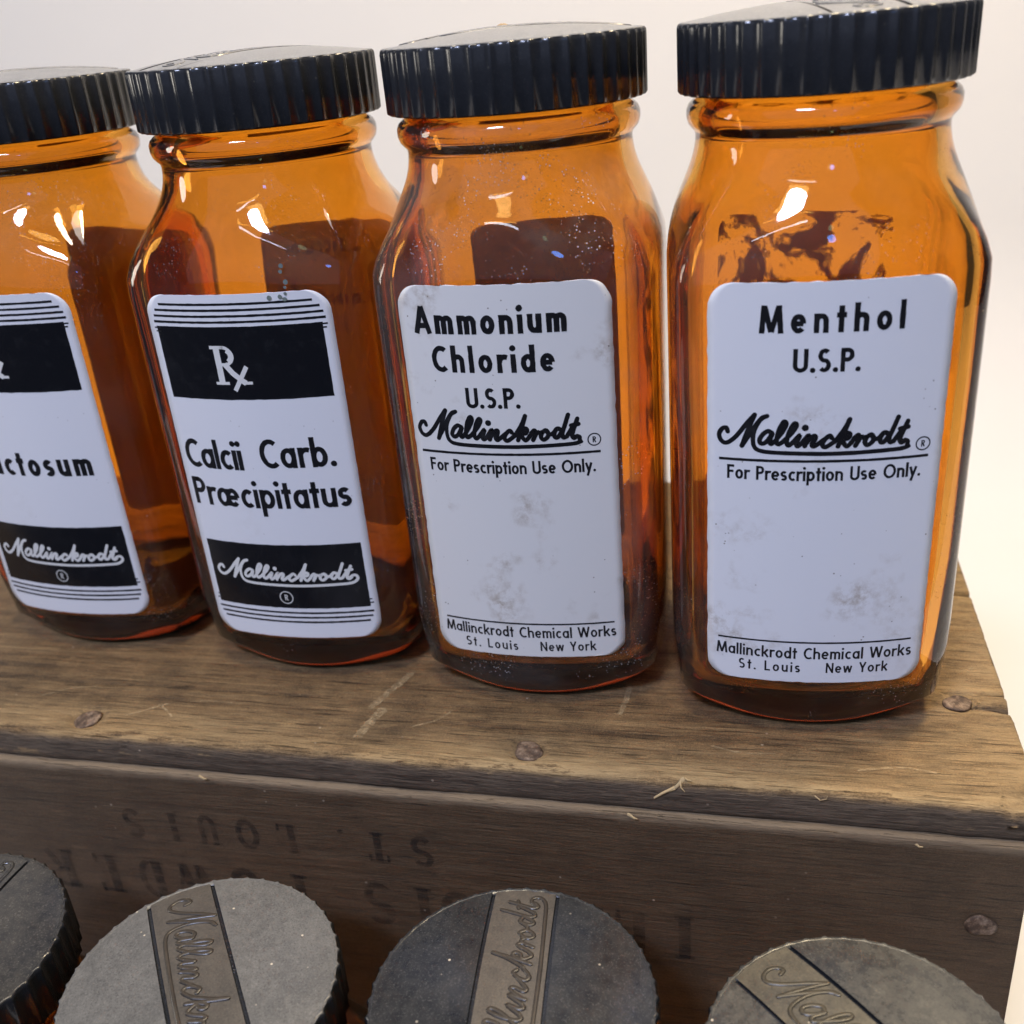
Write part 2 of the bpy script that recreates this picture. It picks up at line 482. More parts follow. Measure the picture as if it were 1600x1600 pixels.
def build_front_board(parent):
    yf, yb, zt, zb = -1.15, 9.5, -TOP_T-0.12, TABLE_Z+0.5
    prof = [(yb, zb), (yf+0.4, zb), (yf, zb+0.5)]
    z = zb + 6
    while z < zt-12: prof.append((yf, z)); z += 7.0
    z = zt - 11.0
    while z < zt-1.3: prof.append((yf, z)); z += 1.0
    prof += [(yf+0.02, zt-1.1), (yf+0.12, zt-0.65), (yf+0.35, zt-0.28), (yf+0.7, zt-0.06), (yf+1.2, zt), (yb, zt)]
    xs = []
    x = BOX_X0
    while x < -130: xs.append(x); x += 5.0
    while x < BOX_X1-1.6: xs.append(x); x += 1.5
    xs += [BOX_X1-1.4, BOX_X1-1.0]
    vs, fs = [], []
    for x in xs:
        for (py, pz) in prof:
            yy, zz = py, pz
            if py < yf+1.5:
                yy += 0.10*N3(x*0.06, pz*0.8, 11.0) + (0.28*N3(x, 0, 15.0, 0.09) + 0.2*N3(x, 0, 1.0, 0.35))*max(0.0, 1-(zt-pz)/3.0)
                if pz > zt-1.5: zz += -abs(0.35*N3(x, 0, 21.0, 0.2))
                # small bruise around the nail
                yy += 0.5*math.exp(-(math.hypot(x-150.9, pz+30.4)/3.6)**4)
            vs.append((x, yy, zz))
    n = len(prof)
    for i in range(len(xs)-1):
        for j in range(n):
            k = (j+1) % n
            fs.append((i*n+j, i*n+k, (i+1)*n+k, (i+1)*n+j))
    fs.append(tuple(range(0, n)))
    b = (len(xs)-1)*n
    fs.append(tuple(reversed(range(b, b+n))))
    return mesh_obj('front_board', vs, fs, MAT['wood_front'], parent)

def box_mesh(name, x0, x1, y0, y1, z0, z1, mat, parent):
    bm = bmesh.new()
    bmesh.ops.create_cube(bm, size=1.0)
    for v in bm.verts:
        v.co = Vector((x0 + (v.co.x+0.5)*(x1-x0), y0 + (v.co.y+0.5)*(y1-y0), z0 + (v.co.z+0.5)*(z1-z0)))*MM
    bmesh.ops.bevel(bm, geom=bm.edges[:], offset=0.0006, segments=2, affect='EDGES')
    me = bpy.data.meshes.new(name); bm.to_mesh(me); bm.free()
    me.materials.append(mat)
    o = bpy.data.objects.new(name, me); COL.objects.link(o); o.parent = parent
    return o

def build_nail(parent, loc, r, normal_y, seed):
    """flat hammered nail head, uneven rim, shank below"""
    vs, fs = [], []
    rings = [(0.0, 0.62), (0.35, 0.60), (0.7, 0.52), (0.90, 0.36), (1.0, 0.10), (0.97, -0.25), (0.35, -0.45), (0.35, -4.0)]
    n = 26
    for (rr, h) in rings:
        for k in range(n):
            a = 2*math.pi*k/n
            q = r*rr*(1 + 0.16*N3(math.cos(a)*1.6, math.sin(a)*1.6, seed) + 0.03*math.sin(3*a+seed))
            hh = h + (0.34*N3(math.cos(a)*rr*2, math.sin(a)*rr*2, seed+4) if rr < 0.95 and rr > 0 else 0)
            vs.append((q*math.cos(a)*1.08, q*math.sin(a)*0.96, hh))
    for i in range(len(rings)-1):
        for k in range(n):
            k2 = (k+1) % n
            fs.append((i*n+k, (i+1)*n+k, (i+1)*n+k2, i*n+k2))
    o = mesh_obj('nail', vs, fs, MAT['rust'], parent)
    o.location = [c*MM for c in loc]
    if normal_y: o.rotation_euler = (math.radians(90), 0, 0)
    else: o.rotation_euler = (math.radians(3), math.radians(-3), seed)
    return o

crate = prop(empty('wooden_crate', (0, 0, TABLE_Z)), 'weathered wooden crate with nailed top board that carries the labelled bottles', 'crate')
croot = crate
def in_crate(o):
    o.location = (o.location[0], o.location[1], o.location[2] - TABLE_Z*MM)
    return o
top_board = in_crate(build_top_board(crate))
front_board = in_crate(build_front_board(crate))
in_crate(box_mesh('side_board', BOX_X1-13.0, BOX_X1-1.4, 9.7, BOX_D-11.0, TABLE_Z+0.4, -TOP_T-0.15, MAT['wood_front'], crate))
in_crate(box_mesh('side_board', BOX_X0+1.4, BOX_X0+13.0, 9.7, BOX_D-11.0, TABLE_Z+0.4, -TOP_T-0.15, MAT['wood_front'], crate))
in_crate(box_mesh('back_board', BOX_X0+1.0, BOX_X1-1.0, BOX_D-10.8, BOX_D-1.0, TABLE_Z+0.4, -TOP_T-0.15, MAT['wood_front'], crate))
for i, (nx, ny) in enumerate(NAILS):
    in_crate(build_nail(crate, (nx, ny, -0.55), 3.15, False, 1.7*i+0.4))
in_crate(build_nail(crate, (150.9, -1.05, -30.4), 2.9, True, 9.1))

# ---------- stroke lettering: every stroke is a ribbon of its own thickness
def arc(cx, cy, rx, ry, a0, a1, n=None):
    n = n or max(4, int(abs(a1-a0)/14))
    return [(cx + rx*math.cos(math.radians(a0+(a1-a0)*k/n)), cy + ry*math.sin(math.radians(a0+(a1-a0)*k/n))) for k in range(n+1)]

XH = 0.69
def glyph(ch, w):
    """strokes (centre lines) of a bold geometric sans; cap height 1. returns strokes, dots, advance"""
    s = w/2
    B = 0.52
    rx, ry, cx, cy_ = B/2-s, XH/2-s, B/2, XH/2
    dots = []
    L = []
    adv = B
    if ch == 'a': L = [arc(cx, cy_, rx, ry, 0, 360, 28), [(B-s, 0), (B-s, XH)]]
    elif ch == 'æ':
        L = [arc(cx, cy_, rx, ry, 0, 360, 28), [(B-s, 0.03), (B-s, XH-0.03)]]
        c2 = B-s+rx
        L += [[(B-s, cy_), (c2+rx, cy_)], arc(c2, cy_, rx, ry, 0, 318, 22)]
        adv = c2+rx+s
    elif ch == 'b': L = [arc(cx, cy_, rx, ry, 0, 360, 28), [(s, 0), (s, 1.02)]]
    elif ch == 'c': L = [arc(cx+0.02, cy_, rx, ry, 48, 312, 20)]; adv = B-0.06
    elif ch == 'd': L = [arc(cx, cy_, rx, ry, 0, 360, 28), [(B-s, 0), (B-s, 1.02)]]
    elif ch == 'e': L = [[(s+0.01, cy_), (B-s, cy_)], arc(cx, cy_, rx, ry, 0, 318, 22)]
    elif ch == 'h': L = [[(s, 0), (s, 1.02)], arc(cx-0.01, XH-s-rx, rx-0.01, rx, 180, 0, 12)+[(B-s-0.02, 0)]]; adv = B-0.02
    elif ch == 'i': L = [[(s, 0), (s, XH)]]; dots = [(s, XH+0.22)]; adv = w
    elif ch == 'l': L = [[(s, 0), (s, 1.02)]]; adv = w
    elif ch == 'm':
        r2 = rx*0.80
        L = [[(s, 0), (s, XH)], arc(s+r2, XH-s-r2, r2, r2, 180, 0, 10)+[(s+2*r2, 0)], arc(s+3*r2, XH-s-r2, r2, r2, 180, 0, 10)+[(s+4*r2, 0)]]
        adv = 2*s+4*r2
    elif ch == 'n': L = [[(s, 0), (s, XH)], arc(cx-0.01, XH-s-rx, rx-0.01, rx, 180, 0, 12)+[(B-s-0.02, 0)]]; adv = B-0.02
    elif ch == 'o': L = [arc(cx, cy_, rx, ry, 0, 360, 28)]
    elif ch == 'p': L = [arc(cx, cy_, rx, ry, 0, 360, 28), [(s, -0.30), (s, XH)]]
    elif ch == 'r': L = [[(s, 0), (s, XH)], arc(s+0.20, XH-s-0.20, 0.20, 0.20, 180, 62, 8)]; adv = 0.34
    elif ch == 's':
        q = (XH-w)/4
        L = [arc(0.21, XH-s-q, 0.21-s, q, 35, 270, 14)[:-1] + arc(0.21, s+q, 0.21-s, q, 90, -145, 14)]
        adv = 0.42
    elif ch == 't': L = [[(0.16, 0), (0.16, 0.94)], [(0.0, XH-s*0.8), (0.33, XH-s*0.8)]]; adv = 0.33
    elif ch == 'u': L = [[(s, XH)]+arc(cx-0.01, s+rx, rx-0.01, rx, 180, 360, 12)+[(B-s-0.02, XH)], [(B-s-0.02, 0), (B-s-0.02, XH)]]; adv = B-0.02
    elif ch == 'w': L = [[(s*0.8, XH), (0.19, 0.02)], [(0.19, 0.02), (0.36, XH)], [(0.36, XH), (0.53, 0.02)], [(0.53, 0.02), (0.72-s*0.8, XH)]]; adv = 0.72
    elif ch == 'y': L = [[(s*0.8, XH), (0.26, 0.03)], [(0.50-s*0.8, XH), (0.14, -0.30)]]; adv = 0.5
    elif ch == 'k': L = [[(s, 0), (s, 1.02)], [(0.45, XH), (s+0.05, 0.30)], [(0.22, 0.38), (0.50-s*0.4, 0)]]; adv = 0.5
    elif ch == 'A': L = [[(s*0.75, 0), (0.34, 1.0)], [(0.68-s*0.75, 0), (0.34, 1.0)], [(0.16, 0.30), (0.52, 0.30)]]; adv = 0.68
    elif ch == 'C': L = [arc(0.37, 0.5, 0.37-s, 0.5-s, 52, 308, 24)]; adv = 0.60
    elif ch == 'F': L = [[(s, 0), (s, 1)], [(s, 1-s), (0.46, 1-s)], [(s, 0.53), (0.42, 0.53)]]; adv = 0.47
    elif ch == 'L': L = [[(s, 0), (s, 1)], [(s, s), (0.46, s)]]; adv = 0.47
    elif ch == 'M': L = [[(s*0.8, 0), (0.15, 1)], [(0.15, 0.98), (0.40, 0.05)], [(0.40, 0.05), (0.65, 0.98)], [(0.80-s*0.8, 0), (0.65, 1)]]; adv = 0.80
    elif ch == 'N': L = [[(s, 0), (s, 1)], [(s, 0.97), (0.62-s, 0.03)], [(0.62-s, 0), (0.62-s, 1)]]; adv = 0.62
    elif ch == 'O': L = [arc(0.40, 0.5, 0.40-s, 0.5-s, 0, 360, 32)]; adv = 0.80
    elif ch == 'P': L = [[(s, 0), (s, 1)], [(s, 1-s), (0.26, 1-s)] + arc(0.26, 0.71, 0.25-s*0.8, 0.29-s, 90, -90, 12) + [(s, 0.42+s)]]; adv = 0.51
    elif ch == 'S':
        q = (1-w)/4
        L = [arc(0.26, 1-s-q, 0.25-s, q, 40, 270, 14)[:-1] + arc(0.26, s+q, 0.26-s, q, 90, -140, 14)]; adv = 0.52
    elif ch == 'U': L = [[(s, 1), (s, 0.30)] + arc(0.30, 0.29, 0.30-s, 0.29-s, 180, 360, 14)[1:-1] + [(0.60-s, 0.30), (0.60-s, 1)]]; adv = 0.60
    elif ch == 'W': L = [[(s*0.8, 1), (0.25, 0.03)], [(0.25, 0.03), (0.47, 0.97)], [(0.47, 0.97), (0.69, 0.03)], [(0.69, 0.03), (0.94-s*0.8, 1)]]; adv = 0.94
    elif ch == 'Y': L = [[(s*0.8, 1), (0.29, 0.42)], [(0.58-s*0.8, 1), (0.29, 0.42)], [(0.29, 0.46), (0.29, 0)]]; adv = 0.58
    elif ch == 'R': L = [[(s, 0), (s, 1)], [(s, 1-s), (0.26, 1-s)] + arc(0.26, 0.73, 0.25-s*0.8, 0.27-s, 90, -90, 12) + [(s, 0.46+s)], [(0.26, 0.48), (0.52-s*0.6, 0)]]; adv = 0.53
    elif ch == '.': dots = [(s*1.05, s*1.05)]; adv = w*1.05
    elif ch == ' ': adv = 0.30
    return L, dots, adv

def smooth(pts, n=7):
    """Catmull-Rom through the points"""
    if len(pts) < 3: return pts
    P = [Vector((2*pts[0][0]-pts[1][0], 2*pts[0][1]-pts[1][1]))] + [Vector(p) for p in pts] + [Vector((2*pts[-1][0]-pts[-2][0], 2*pts[-1][1]-pts[-2][1]))]
    out = []
    for i in range(1, len(P)-2):
        for k in range(n):
            t = k/n
            a, b, c, d = P[i-1], P[i], P[i+1], P[i+2]
            q = 0.5*((2*b) + (c-a)*t + (2*a-5*b+4*c-d)*t*t + (3*b-a-3*c+d)*t*t*t)
            out.append((q.x, q.y))
    out.append(tuple(pts[-1]))
    return out

SCRIPT = [[(0.046,0.052),(0.038,0.067),(0.017,0.063),(0.0,0.039),(0.013,0.011),(0.045,0.005),(0.093,0.036),(0.145,0.089),(0.186,0.127)],[(0.186,0.127),(0.153,0.063),(0.122,-0.007)],[(0.122,-0.007),(0.174,0.06),(0.22,0.111),(0.25,0.123)],[(0.25,0.123),(0.217,0.107),(0.186,0.061),(0.181,0.012),(0.2,-0.022),(0.261,-0.036),(0.424,-0.041),(0.572,-0.043),(0.715,-0.041),(0.854,-0.037),(0.943,-0.033),(0.981,-0.022),(1.0,-0.001),(0.992,0.019),(0.971,0.021),(0.947,0.008)],[(0.277,0.054),(0.254,0.06),(0.226,0.042),(0.214,0.018),(0.23,0.007),(0.257,0.022),(0.281,0.054),(0.267,0.021),(0.275,0.007),(0.295,0.02)],[(0.295,0.02),(0.334,0.063),(0.349,0.092),(0.338,0.101),(0.317,0.074),(0.302,0.023),(0.311,0.007),(0.333,0.016)],[(0.333,0.016),(0.379,0.055),(0.401,0.085),(0.391,0.094),(0.37,0.067),(0.354,0.021),(0.363,0.003),(0.383,0.013)],[(0.383,0.013),(0.42,0.046),(0.405,0.014),(0.41,0.0),(0.428,0.009)],[(0.428,0.009),(0.465,0.046),(0.447,-0.0)],[(0.449,0.006),(0.476,0.035),(0.496,0.043),(0.499,0.031),(0.484,0.008),(0.493,-0.002),(0.514,0.009)],[(0.583,0.033),(0.57,0.042),(0.546,0.026),(0.536,0.007),(0.549,-0.006),(0.573,0.004),(0.599,0.02)],[(0.514,0.009),(0.547,0.029)],[(0.599,0.018),(0.643,0.068),(0.668,0.108)],[(0.668,0.108),(0.64,0.046),(0.616,-0.003)],[(0.628,0.022),(0.656,0.05),(0.673,0.046),(0.665,0.03),(0.638,0.024),(0.656,-0.003),(0.676,0.006),(0.704,0.036)],[(0.696,0.03),(0.715,0.042),(0.723,0.027),(0.704,-0.003)],[(0.714,0.016),(0.734,0.033),(0.749,0.026)],[(0.749,0.026),(0.759,0.033),(0.751,0.011),(0.765,-0.002),(0.788,0.009),(0.795,0.027),(0.781,0.041),(0.76,0.032)],[(0.781,0.041),(0.8,0.022),(0.821,0.024)],[(0.821,0.024),(0.847,0.046),(0.87,0.04)],[(0.87,0.04),(0.846,0.045),(0.829,0.024),(0.833,0.007),(0.851,0.009),(0.878,0.039)],[(0.914,0.106),(0.894,0.064),(0.875,0.024),(0.88,0.005),(0.899,0.008)],[(0.899,0.008),(0.935,0.05)],[(0.965,0.086),(0.942,0.041),(0.93,0.013),(0.941,-0.001),(0.959,0.008)],[(0.928,0.057),(0.97,0.062)]]
SCRIPT_DOT = (0.446, 0.076)

class Ink:
    """collects ribbons in flat (u, v) millimetres; a surface function lifts them onto glass, wood or plastic"""
    def __init__(self, jitter=0.03, seed=0):
        self.v, self.f, self.k = [], [], 0
        self.j, self.s = jitter, seed
    def ribbon(self, pts, w, cap=0.0, rounded=False, relief=None):
        # resample so that long strokes follow the curved glass
        P = [Vector(p) for p in pts]
        Q = [P[0]]
        for a, b in zip(P[:-1], P[1:]):
            m = max(1, int((b-a).length/0.8))
            for i in range(1, m+1): Q.append(a + (b-a)*i/m)
        closed = (Q[0]-Q[-1]).length < 1e-5 and len(Q) > 4
        if cap and not closed:
            Q[0] = Q[0] + (Q[0]-Q[1]).normalized()*cap
            Q[-1] = Q[-1] + (Q[-1]-Q[-2]).normalized()*cap
        n = len(Q)
        base = len(self.v)
        lift = 0.0015*(self.k % 24)
        self.k += 1
        prof = relief or [(-1, 0), (1, 0)]
        m = len(prof)
        sec = []
        for i in range(n):
            if closed: t = Q[(i+1) % (n-1)] - Q[(i-1) % (n-1)]
            else: t = Q[min(i+1, n-1)] - Q[max(i-1, 0)]
            if t.length < 1e-9: t = Vector((1, 0))
            t.normalize()
            nr = Vector((-t.y, t.x))
            ww = w/2
            sec.append((Q[i], nr, ww))
        if rounded and not closed:
            # round ends
            for e, sgn in ((0, -1), (-1, 1)):
                q, nr, ww = sec[e]
                t = Vector((nr.y, -nr.x))*sgn
                extra = [(q + t*ww*math.sin(a), nr, ww*max(0.06, math.cos(a))) for a in (0.5, 0.95, 1.35)]
                if e == 0: sec = list(reversed(extra)) + sec
                else: sec = sec + extra
        for (q, nr, ww) in sec:
            jj = 1 + self.j*2*N3(q.x*2.3, q.y*2.3, self.s)
            off = nr*(self.j*0.7*N3(q.x*1.7+9, q.y*1.7, self.s))*w
            for (a, h) in prof:
                p = q + nr*ww*a*jj + off
                self.v.append((p.x, p.y, lift + h))
        for i in range(len(sec)-1):
            for c in range(m-1):
                self.f.append((base+i*m+c+1, base+i*m+c, base+(i+1)*m+c, base+(i+1)*m+c+1))
    def disc(self, c, r, n=14):
        base = len(self.v)
        lift = 0.0015*(self.k % 24); self.k += 1
        self.v.append((c[0], c[1], lift))
        for k in range(n):
            a = 2*math.pi*k/n
            q = r*(1 + self.j*2*N3(math.cos(a)+c[0], math.sin(a)+c[1], self.s))
            self.v.append((c[0]+q*math.cos(a), c[1]+q*math.sin(a), lift))
        for k in range(n): self.f.append((base, base+1+k, base+1+(k+1) % n))
    def text(self, txt, x0, x1, y, cap, weight):
        w = weight
        G = [glyph(c, w) for c in txt]
        tot = sum(g[2] for g in G)*cap
        gap = (x1-x0-tot)/max(1, len(txt)-1)
        x = x0
        for (L, dots, adv) in G:
            for st in L: self.ribbon([(x+px*cap, y+py*cap) for px, py in st], w*cap)
            for d in dots: self.disc((x+d[0]*cap, y+d[1]*cap), w*cap*0.60)
            x += adv*cap + gap
    def script(self, x0, x1, y, w, relief=None, loop=True, tall=1.08):
        S = x1-x0
        for i, st in enumerate(SCRIPT):
            if i == 3 and not loop: st = st[:12] + [(0.972, -0.018), (0.972, 0.004), (0.945, 0.006)]
            self.ribbon(smooth([(x0+px*S, y+py*S*(1.05 if py < 0 else tall)) for px, py in st]), w*(1.0 if i != 3 else 0.95), rounded=True, relief=relief)
        if not relief: self.disc((x0+SCRIPT_DOT[0]*S, y+SCRIPT_DOT[1]*S*tall), w*0.72)
    def registered(self, cx, cy_, r, w):
        self.ribbon(arc(cx, cy_, r, r, 0, 360, 30), w)
        h = r*1.0
        L, _, adv = glyph('R', 0.17)
        for st in L: self.ribbon([(cx-adv*h/2+px*h, cy_-h/2+py*h) for px, py in st], w*0.95)
    def rect(self, x0, x1, y0, y1, nu=30, frayed=0.0):
        base = len(self.v)
        ny = 14
        for j in range(ny+1):
            for i in range(nu+1):
                u, v = i/nu, j/ny
                x = x0+(x1-x0)*u; y = y0+(y1-y0)*v
                if i in (0, nu): x += self.j*2*N3(x, y*1.5, self.s)
                if j in (0, ny): y += self.j*2*N3(x*1.2, y, self.s+3)
                self.v.append((x, y, 0.0))
        for j in range(ny):
            for i in range(nu):
                a = base + j*(nu+1)+i
                self.f.append((a, a+1, a+nu+2, a+nu+1))
    def build(self, name, mat, parent, surface, off):
        vs = [surface(u, v, off+l) for (u, v, l) in self.v]
        return mesh_obj(name, vs, self.f, mat, parent)

# stencilled words on the front board: the board was nailed on upside down
def slab(ink, ch, x, y, h, w):
    """heavy slab-serif capitals, drawn upright; width returned"""
    T = h*0.20; t = h*0.085
    def st(*pts, ww=T): ink.ribbon([(x+a*h, y+b*h) for a, b in pts], ww)
    def serif(cx, top): st((cx-0.17, 1-0.04 if top else 0.04), (cx+0.17, 1-0.04 if top else 0.04), ww=t)
    if ch == 'I': st((0.2, 0), (0.2, 1)); serif(0.2, 1); serif(0.2, 0); return 0.40*h
    if ch == 'L': st((0.2, 0), (0.2, 1)); serif(0.2, 1); st((0.03, 0.05), (0.58, 0.05), ww=t); st((0.56, 0.0), (0.56, 0.26), ww=t); return 0.62*h
    if ch == 'N': st((0.14, 0), (0.14, 1), ww=t); st((0.14, 0.97), (0.58, 0.03)); st((0.58, 0), (0.58, 1), ww=t); serif(0.14, 0); serif(0.58, 1); return 0.74*h
    if ch == 'O': st(*arc(0.33, 0.5, 0.25, 0.44, 0, 360, 26), ww=T*0.85); return 0.66*h
    if ch == 'S': st(*(arc(0.28, 0.735, 0.20, 0.205, 30, 270, 12)[:-1] + arc(0.28, 0.295, 0.20, 0.235, 90, -150, 12)), ww=T*0.85); return 0.56*h
    if ch == 'P': st((0.2, 0), (0.2, 1)); serif(0.2, 0); st((0.03, 0.95), (0.36, 0.95), *arc(0.36, 0.72, 0.19, 0.23, 90, -90, 10), (0.2, 0.49), ww=T*0.6); return 0.62*h
    if ch == 'W': st((0.1, 1), (0.28, 0.03)); st((0.28, 0.03), (0.45, 0.95), ww=t); st((0.45, 0.95), (0.62, 0.03)); st((0.62, 0.03), (0.80, 1), ww=t); serif(0.1, 1); serif(0.8, 1); return 0.92*h
    if ch == 'D': st((0.2, 0), (0.2, 1)); st((0.03, 0.95), (0.3, 0.95), *arc(0.3, 0.5, 0.26, 0.45, 90, -90, 14), (0.03, 0.05), ww=T*0.7); return 0.66*h
    if ch == 'E': st((0.2, 0), (0.2, 1)); st((0.03, 0.95), (0.55, 0.95), ww=t); st((0.2, 0.5), (0.46, 0.5), ww=t); st((0.03, 0.05), (0.57, 0.05), ww=t); st((0.53, 0.0), (0.53, 0.24), ww=t); st((0.52, 0.78), (0.52, 1), ww=t); return 0.64*h
    if ch == 'R': st((0.2, 0), (0.2, 1)); serif(0.2, 0); st((0.03, 0.95), (0.34, 0.95), *arc(0.34, 0.74, 0.19, 0.21, 90, -90, 10), (0.2, 0.53), ww=T*0.6); st((0.36, 0.52), (0.60, 0.02), ww=T*0.8); return 0.68*h
    if ch == 'T': st((0.3, 0), (0.3, 1)); serif(0.3, 0); st((0.03, 0.95), (0.57, 0.95), ww=t); st((0.05, 0.74), (0.05, 1), ww=t); st((0.55, 0.74), (0.55, 1), ww=t); return 0.60*h
    if ch == 'U': st((0.16, 1), (0.16, 0.3), *arc(0.34, 0.28, 0.18, 0.24, 180, 360, 10), (0.52, 1), ww=T*0.75); serif(0.16, 1); serif(0.52, 1); return 0.66*h
    if ch == '.': ink.disc((x+0.1*h, y+0.08*h), h*0.08); return 0.22*h
    return 0.4*h

def board_surface(u, v, off):
    # reading direction runs to -x and downwards is +z
    return (-u, -1.15-0.26-off, v)

def stencil(word, x_start, pitch, z_base, h):
    """x_start: right end in the scene; letters advance to the left, upside down"""
    ink = Ink(0.05, 31)
    x = -x_start
    for ch in word:
        a = slab(ink, ch, x, 0.0, h, 0)
        x += pitch if pitch else a*1.08
    # turned upside down: v = z_base - y
    ink.v = [(u, z_base - v, l) for (u, v, l) in ink.v]
    o = ink.build('stencil_lettering', MAT['stencil'], croot, board_surface, 0.0)
    return in_crate(o)
stencil('ILLINOIS', 93.2, 10.2, -36.6, 13.0)
stencil('POWDER', 0.5, 13.0, -36.6, 13.0)
stencil('ST.', 33.5, 10.6, -20.6, 9.0)
stencil('LOUIS', 0.4, 10.4, -20.6, 9.0)

# pale scratches on the top board, and painted streaks of light between the bottles
def scuff_light(pts, w):
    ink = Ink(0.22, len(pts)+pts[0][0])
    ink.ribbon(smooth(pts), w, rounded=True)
    return in_crate(ink.build('scuff_light_mark', MAT['scuff_light'], croot, lambda u, v, off: (u, v, 0.16+off), 0.0))
scuff_light([(21.0, 33.0), (18.6, 26.0), (15.6, 18.5)], 2.0)  # light falling through the bottle gap, painted on the wood
scuff_light([(18.6, 17.0), (17.4, 12.5), (16.2, 7.0)], 2.4)  # the same painted light streak, carried on towards the front edge
scuff_light([(76.0, 33.0), (75.6, 27.0), (74.8, 22.0)], 1.3)  # painted light from the gap beside the Menthol bottle
scuff_light([(-45.0, 8.4), (-40.0, 11.5), (-36.5, 14.0)], 0.7)
scuff_light([(-38.5, 13.4), (-35.5, 11.5), (-32.5, 9.0)], 0.5)
scuff_light([(-31.0, 15.5), (-26.0, 16.2), (-20.0, 16.0)], 0.35)
scuff_light([(-72.0, 14.0), (-66.0, 17.5), (-60.0, 19.0)], 0.45)
scuff_light([(28.0, 12.0), (33.0, 15.0), (36.0, 19.5)], 0.4)
scuff_light([(96.0, 12.5), (102.0, 11.0), (109.0, 11.4)], 0.5)
scuff_light([(126.0, 8.0), (134.0, 9.8), (141.0, 9.0)], 0.6)
scuff_light([(153.0, 46.0), (155.2, 49.0)], 0.5)

# splinters torn from the front arris
def splinter(pts, r):
    vs, fs = [], []
    for i, p in enumerate(pts):
        rr = r*(1-i/len(pts)*0.85)
        for k in range(5):
            a = 2*math.pi*k/5
            vs.append((p[0]+rr*0.8*math.cos(a), p[1]+rr*0.5*math.sin(a), p[2]+rr*math.sin(a)))
    for i in range(len(pts)-1):
        for k in range(5):
            fs.append((i*5+k, i*5+(k+1) % 5, (i+1)*5+(k+1) % 5, (i+1)*5+k))
    in_crate(mesh_obj('splinter', vs, fs, MAT['splinter'], croot))
splinter([(90.5, 1.2, -0.1), (89.0, -0.1, -1.2), (86.5, -0.5, -2.6), (84.6, -0.6, -4.0)], 0.55)
splinter([(91.0, 1.4, 0.0), (91.5, 0.4, 0.5), (92.4, -0.2, 0.9)], 0.30)
splinter([(90.0, 0.8, -0.3), (90.2, -0.5, -0.9), (91.0, -0.9, -1.5)], 0.25)
splinter([(117.0, 0.4, -1.0), (118.0, -0.3, -1.4), (119.2, -0.3, -0.9), (119.4, -0.1, -0.2)], 0.14)
splinter([(-22.0, -1.0, -8.6), (-20.5, -1.6, -8.8), (-19.6, -2.0, -8.3)], 0.35)
splinter([(79.0, -1.0, -8.8), (80.4, -1.6, -9.3), (81.0, -1.9, -9.0)], 0.35)
splinter([(136.6, -1.0, -9.8), (137.4, -1.6, -10.2), (138.0, -1.8, -9.9)], 0.3)

# ------------------------------------------------------------------ bottle
HB, RF, RHO = 31.5, 78.0, 6.8       # half depth, bulge radius of the front and back panels, corner radius
HX, RS = 29.6, 240.0                # half width, bulge radius of the flatter sides
ZC0, ZC1, RCAP = 129.6, 142.2, 27.0
def make_section():
    """rounded square: bulged front and back, flatter sides; radius as a function of angle"""
    c = HB - RF
    e = HX - RS
    kx, ky = HX-RHO, HB-RHO
    for _ in range(60):             # fillet centre: inside both arcs by RHO
        ky = c + math.sqrt((RF-RHO)**2 - kx*kx)
        kx = e + math.sqrt((RS-RHO)**2 - ky*ky)
    K = Vector((kx, ky))
    tf = Vector((0, c)) + (K-Vector((0, c))).normalized()*RF
    ts = Vector((e, 0)) + (K-Vector((e, 0))).normalized()*RS
    def hit(d, cen, R):
        b = d.dot(cen)
        return b + math.sqrt(max(0, b*b - cen.length_squared + R*R))
    af, as_ = math.atan2(tf.y, tf.x), math.atan2(ts.y, ts.x)
    def rad(th):
        d = Vector((abs(math.cos(th)), abs(math.sin(th))))
        a = math.atan2(d.y, d.x)
        if a >= af: return hit(d, Vector((0, c)), RF)
        if a <= as_: return hit(d, Vector((e, 0)), RS)
        return hit(d, K, RHO)
    return rad
SECT = make_section()
NTH = 128
ANG = [2*math.pi*k/NTH for k in range(NTH)]
SQ = [SECT(a)/29.5 for a in ANG]

def mixz(z):
    if z < 11:
        t = max(0.0, z)/11
        return 0.25 + 0.75*t*t*(3-2*t)
    if z <= 99: return 1.0
    if z >= 118.5: return 0.0
    t = (118.5-z)/19.5
    return t*t*(3-2*t)

OUTER = [(1.6, 0.05), (1.5, 12), (1.0, 19), (0.25, 22.3), (0.0, 23.6), (0.12, 24.9), (0.55, 26.1), (1.4, 27.3), (2.7, 28.3), (4.6, 29.05), (7.5, 29.45), (20, 29.5), (40, 29.5), (60, 29.5), (80, 29.5), (92, 29.5), (97, 29.5), (100.5, 29.4), (103.5, 29.1), (106.5, 28.55), (109, 27.85), (111.5, 26.95), (113.5, 26.1), (115.5, 25.25), (117.3, 24.55), (119, 24.05), (120.6, 23.75), (122.2, 23.65), (123.0, 23.9), (123.6, 24.5), (124.4, 25.1), (125.6, 25.4), (126.9, 25.35), (127.9, 24.9), (128.5, 24.2), (129.0, 23.5), (130.5, 23.2), (138.6, 23.2), (139.3, 23.0), (139.7, 22.5), (139.8, 22.0)]
INNER = [(139.8, 21.5), (139.5, 21.0), (138.8, 20.8), (131, 20.8), (124, 20.9), (120, 21.2), (117, 21.9), (114, 23.2), (111, 24.6), (108, 25.7), (104, 26.5), (99, 26.8), (92, 26.85), (80, 26.8), (60, 26.7), (40, 26.6), (24, 26.4), (15, 26.0), (10.5, 25.0), (8.0, 23.2), (6.6, 20.5), (6.1, 16), (6.6, 9), (7.0, 0.05)]

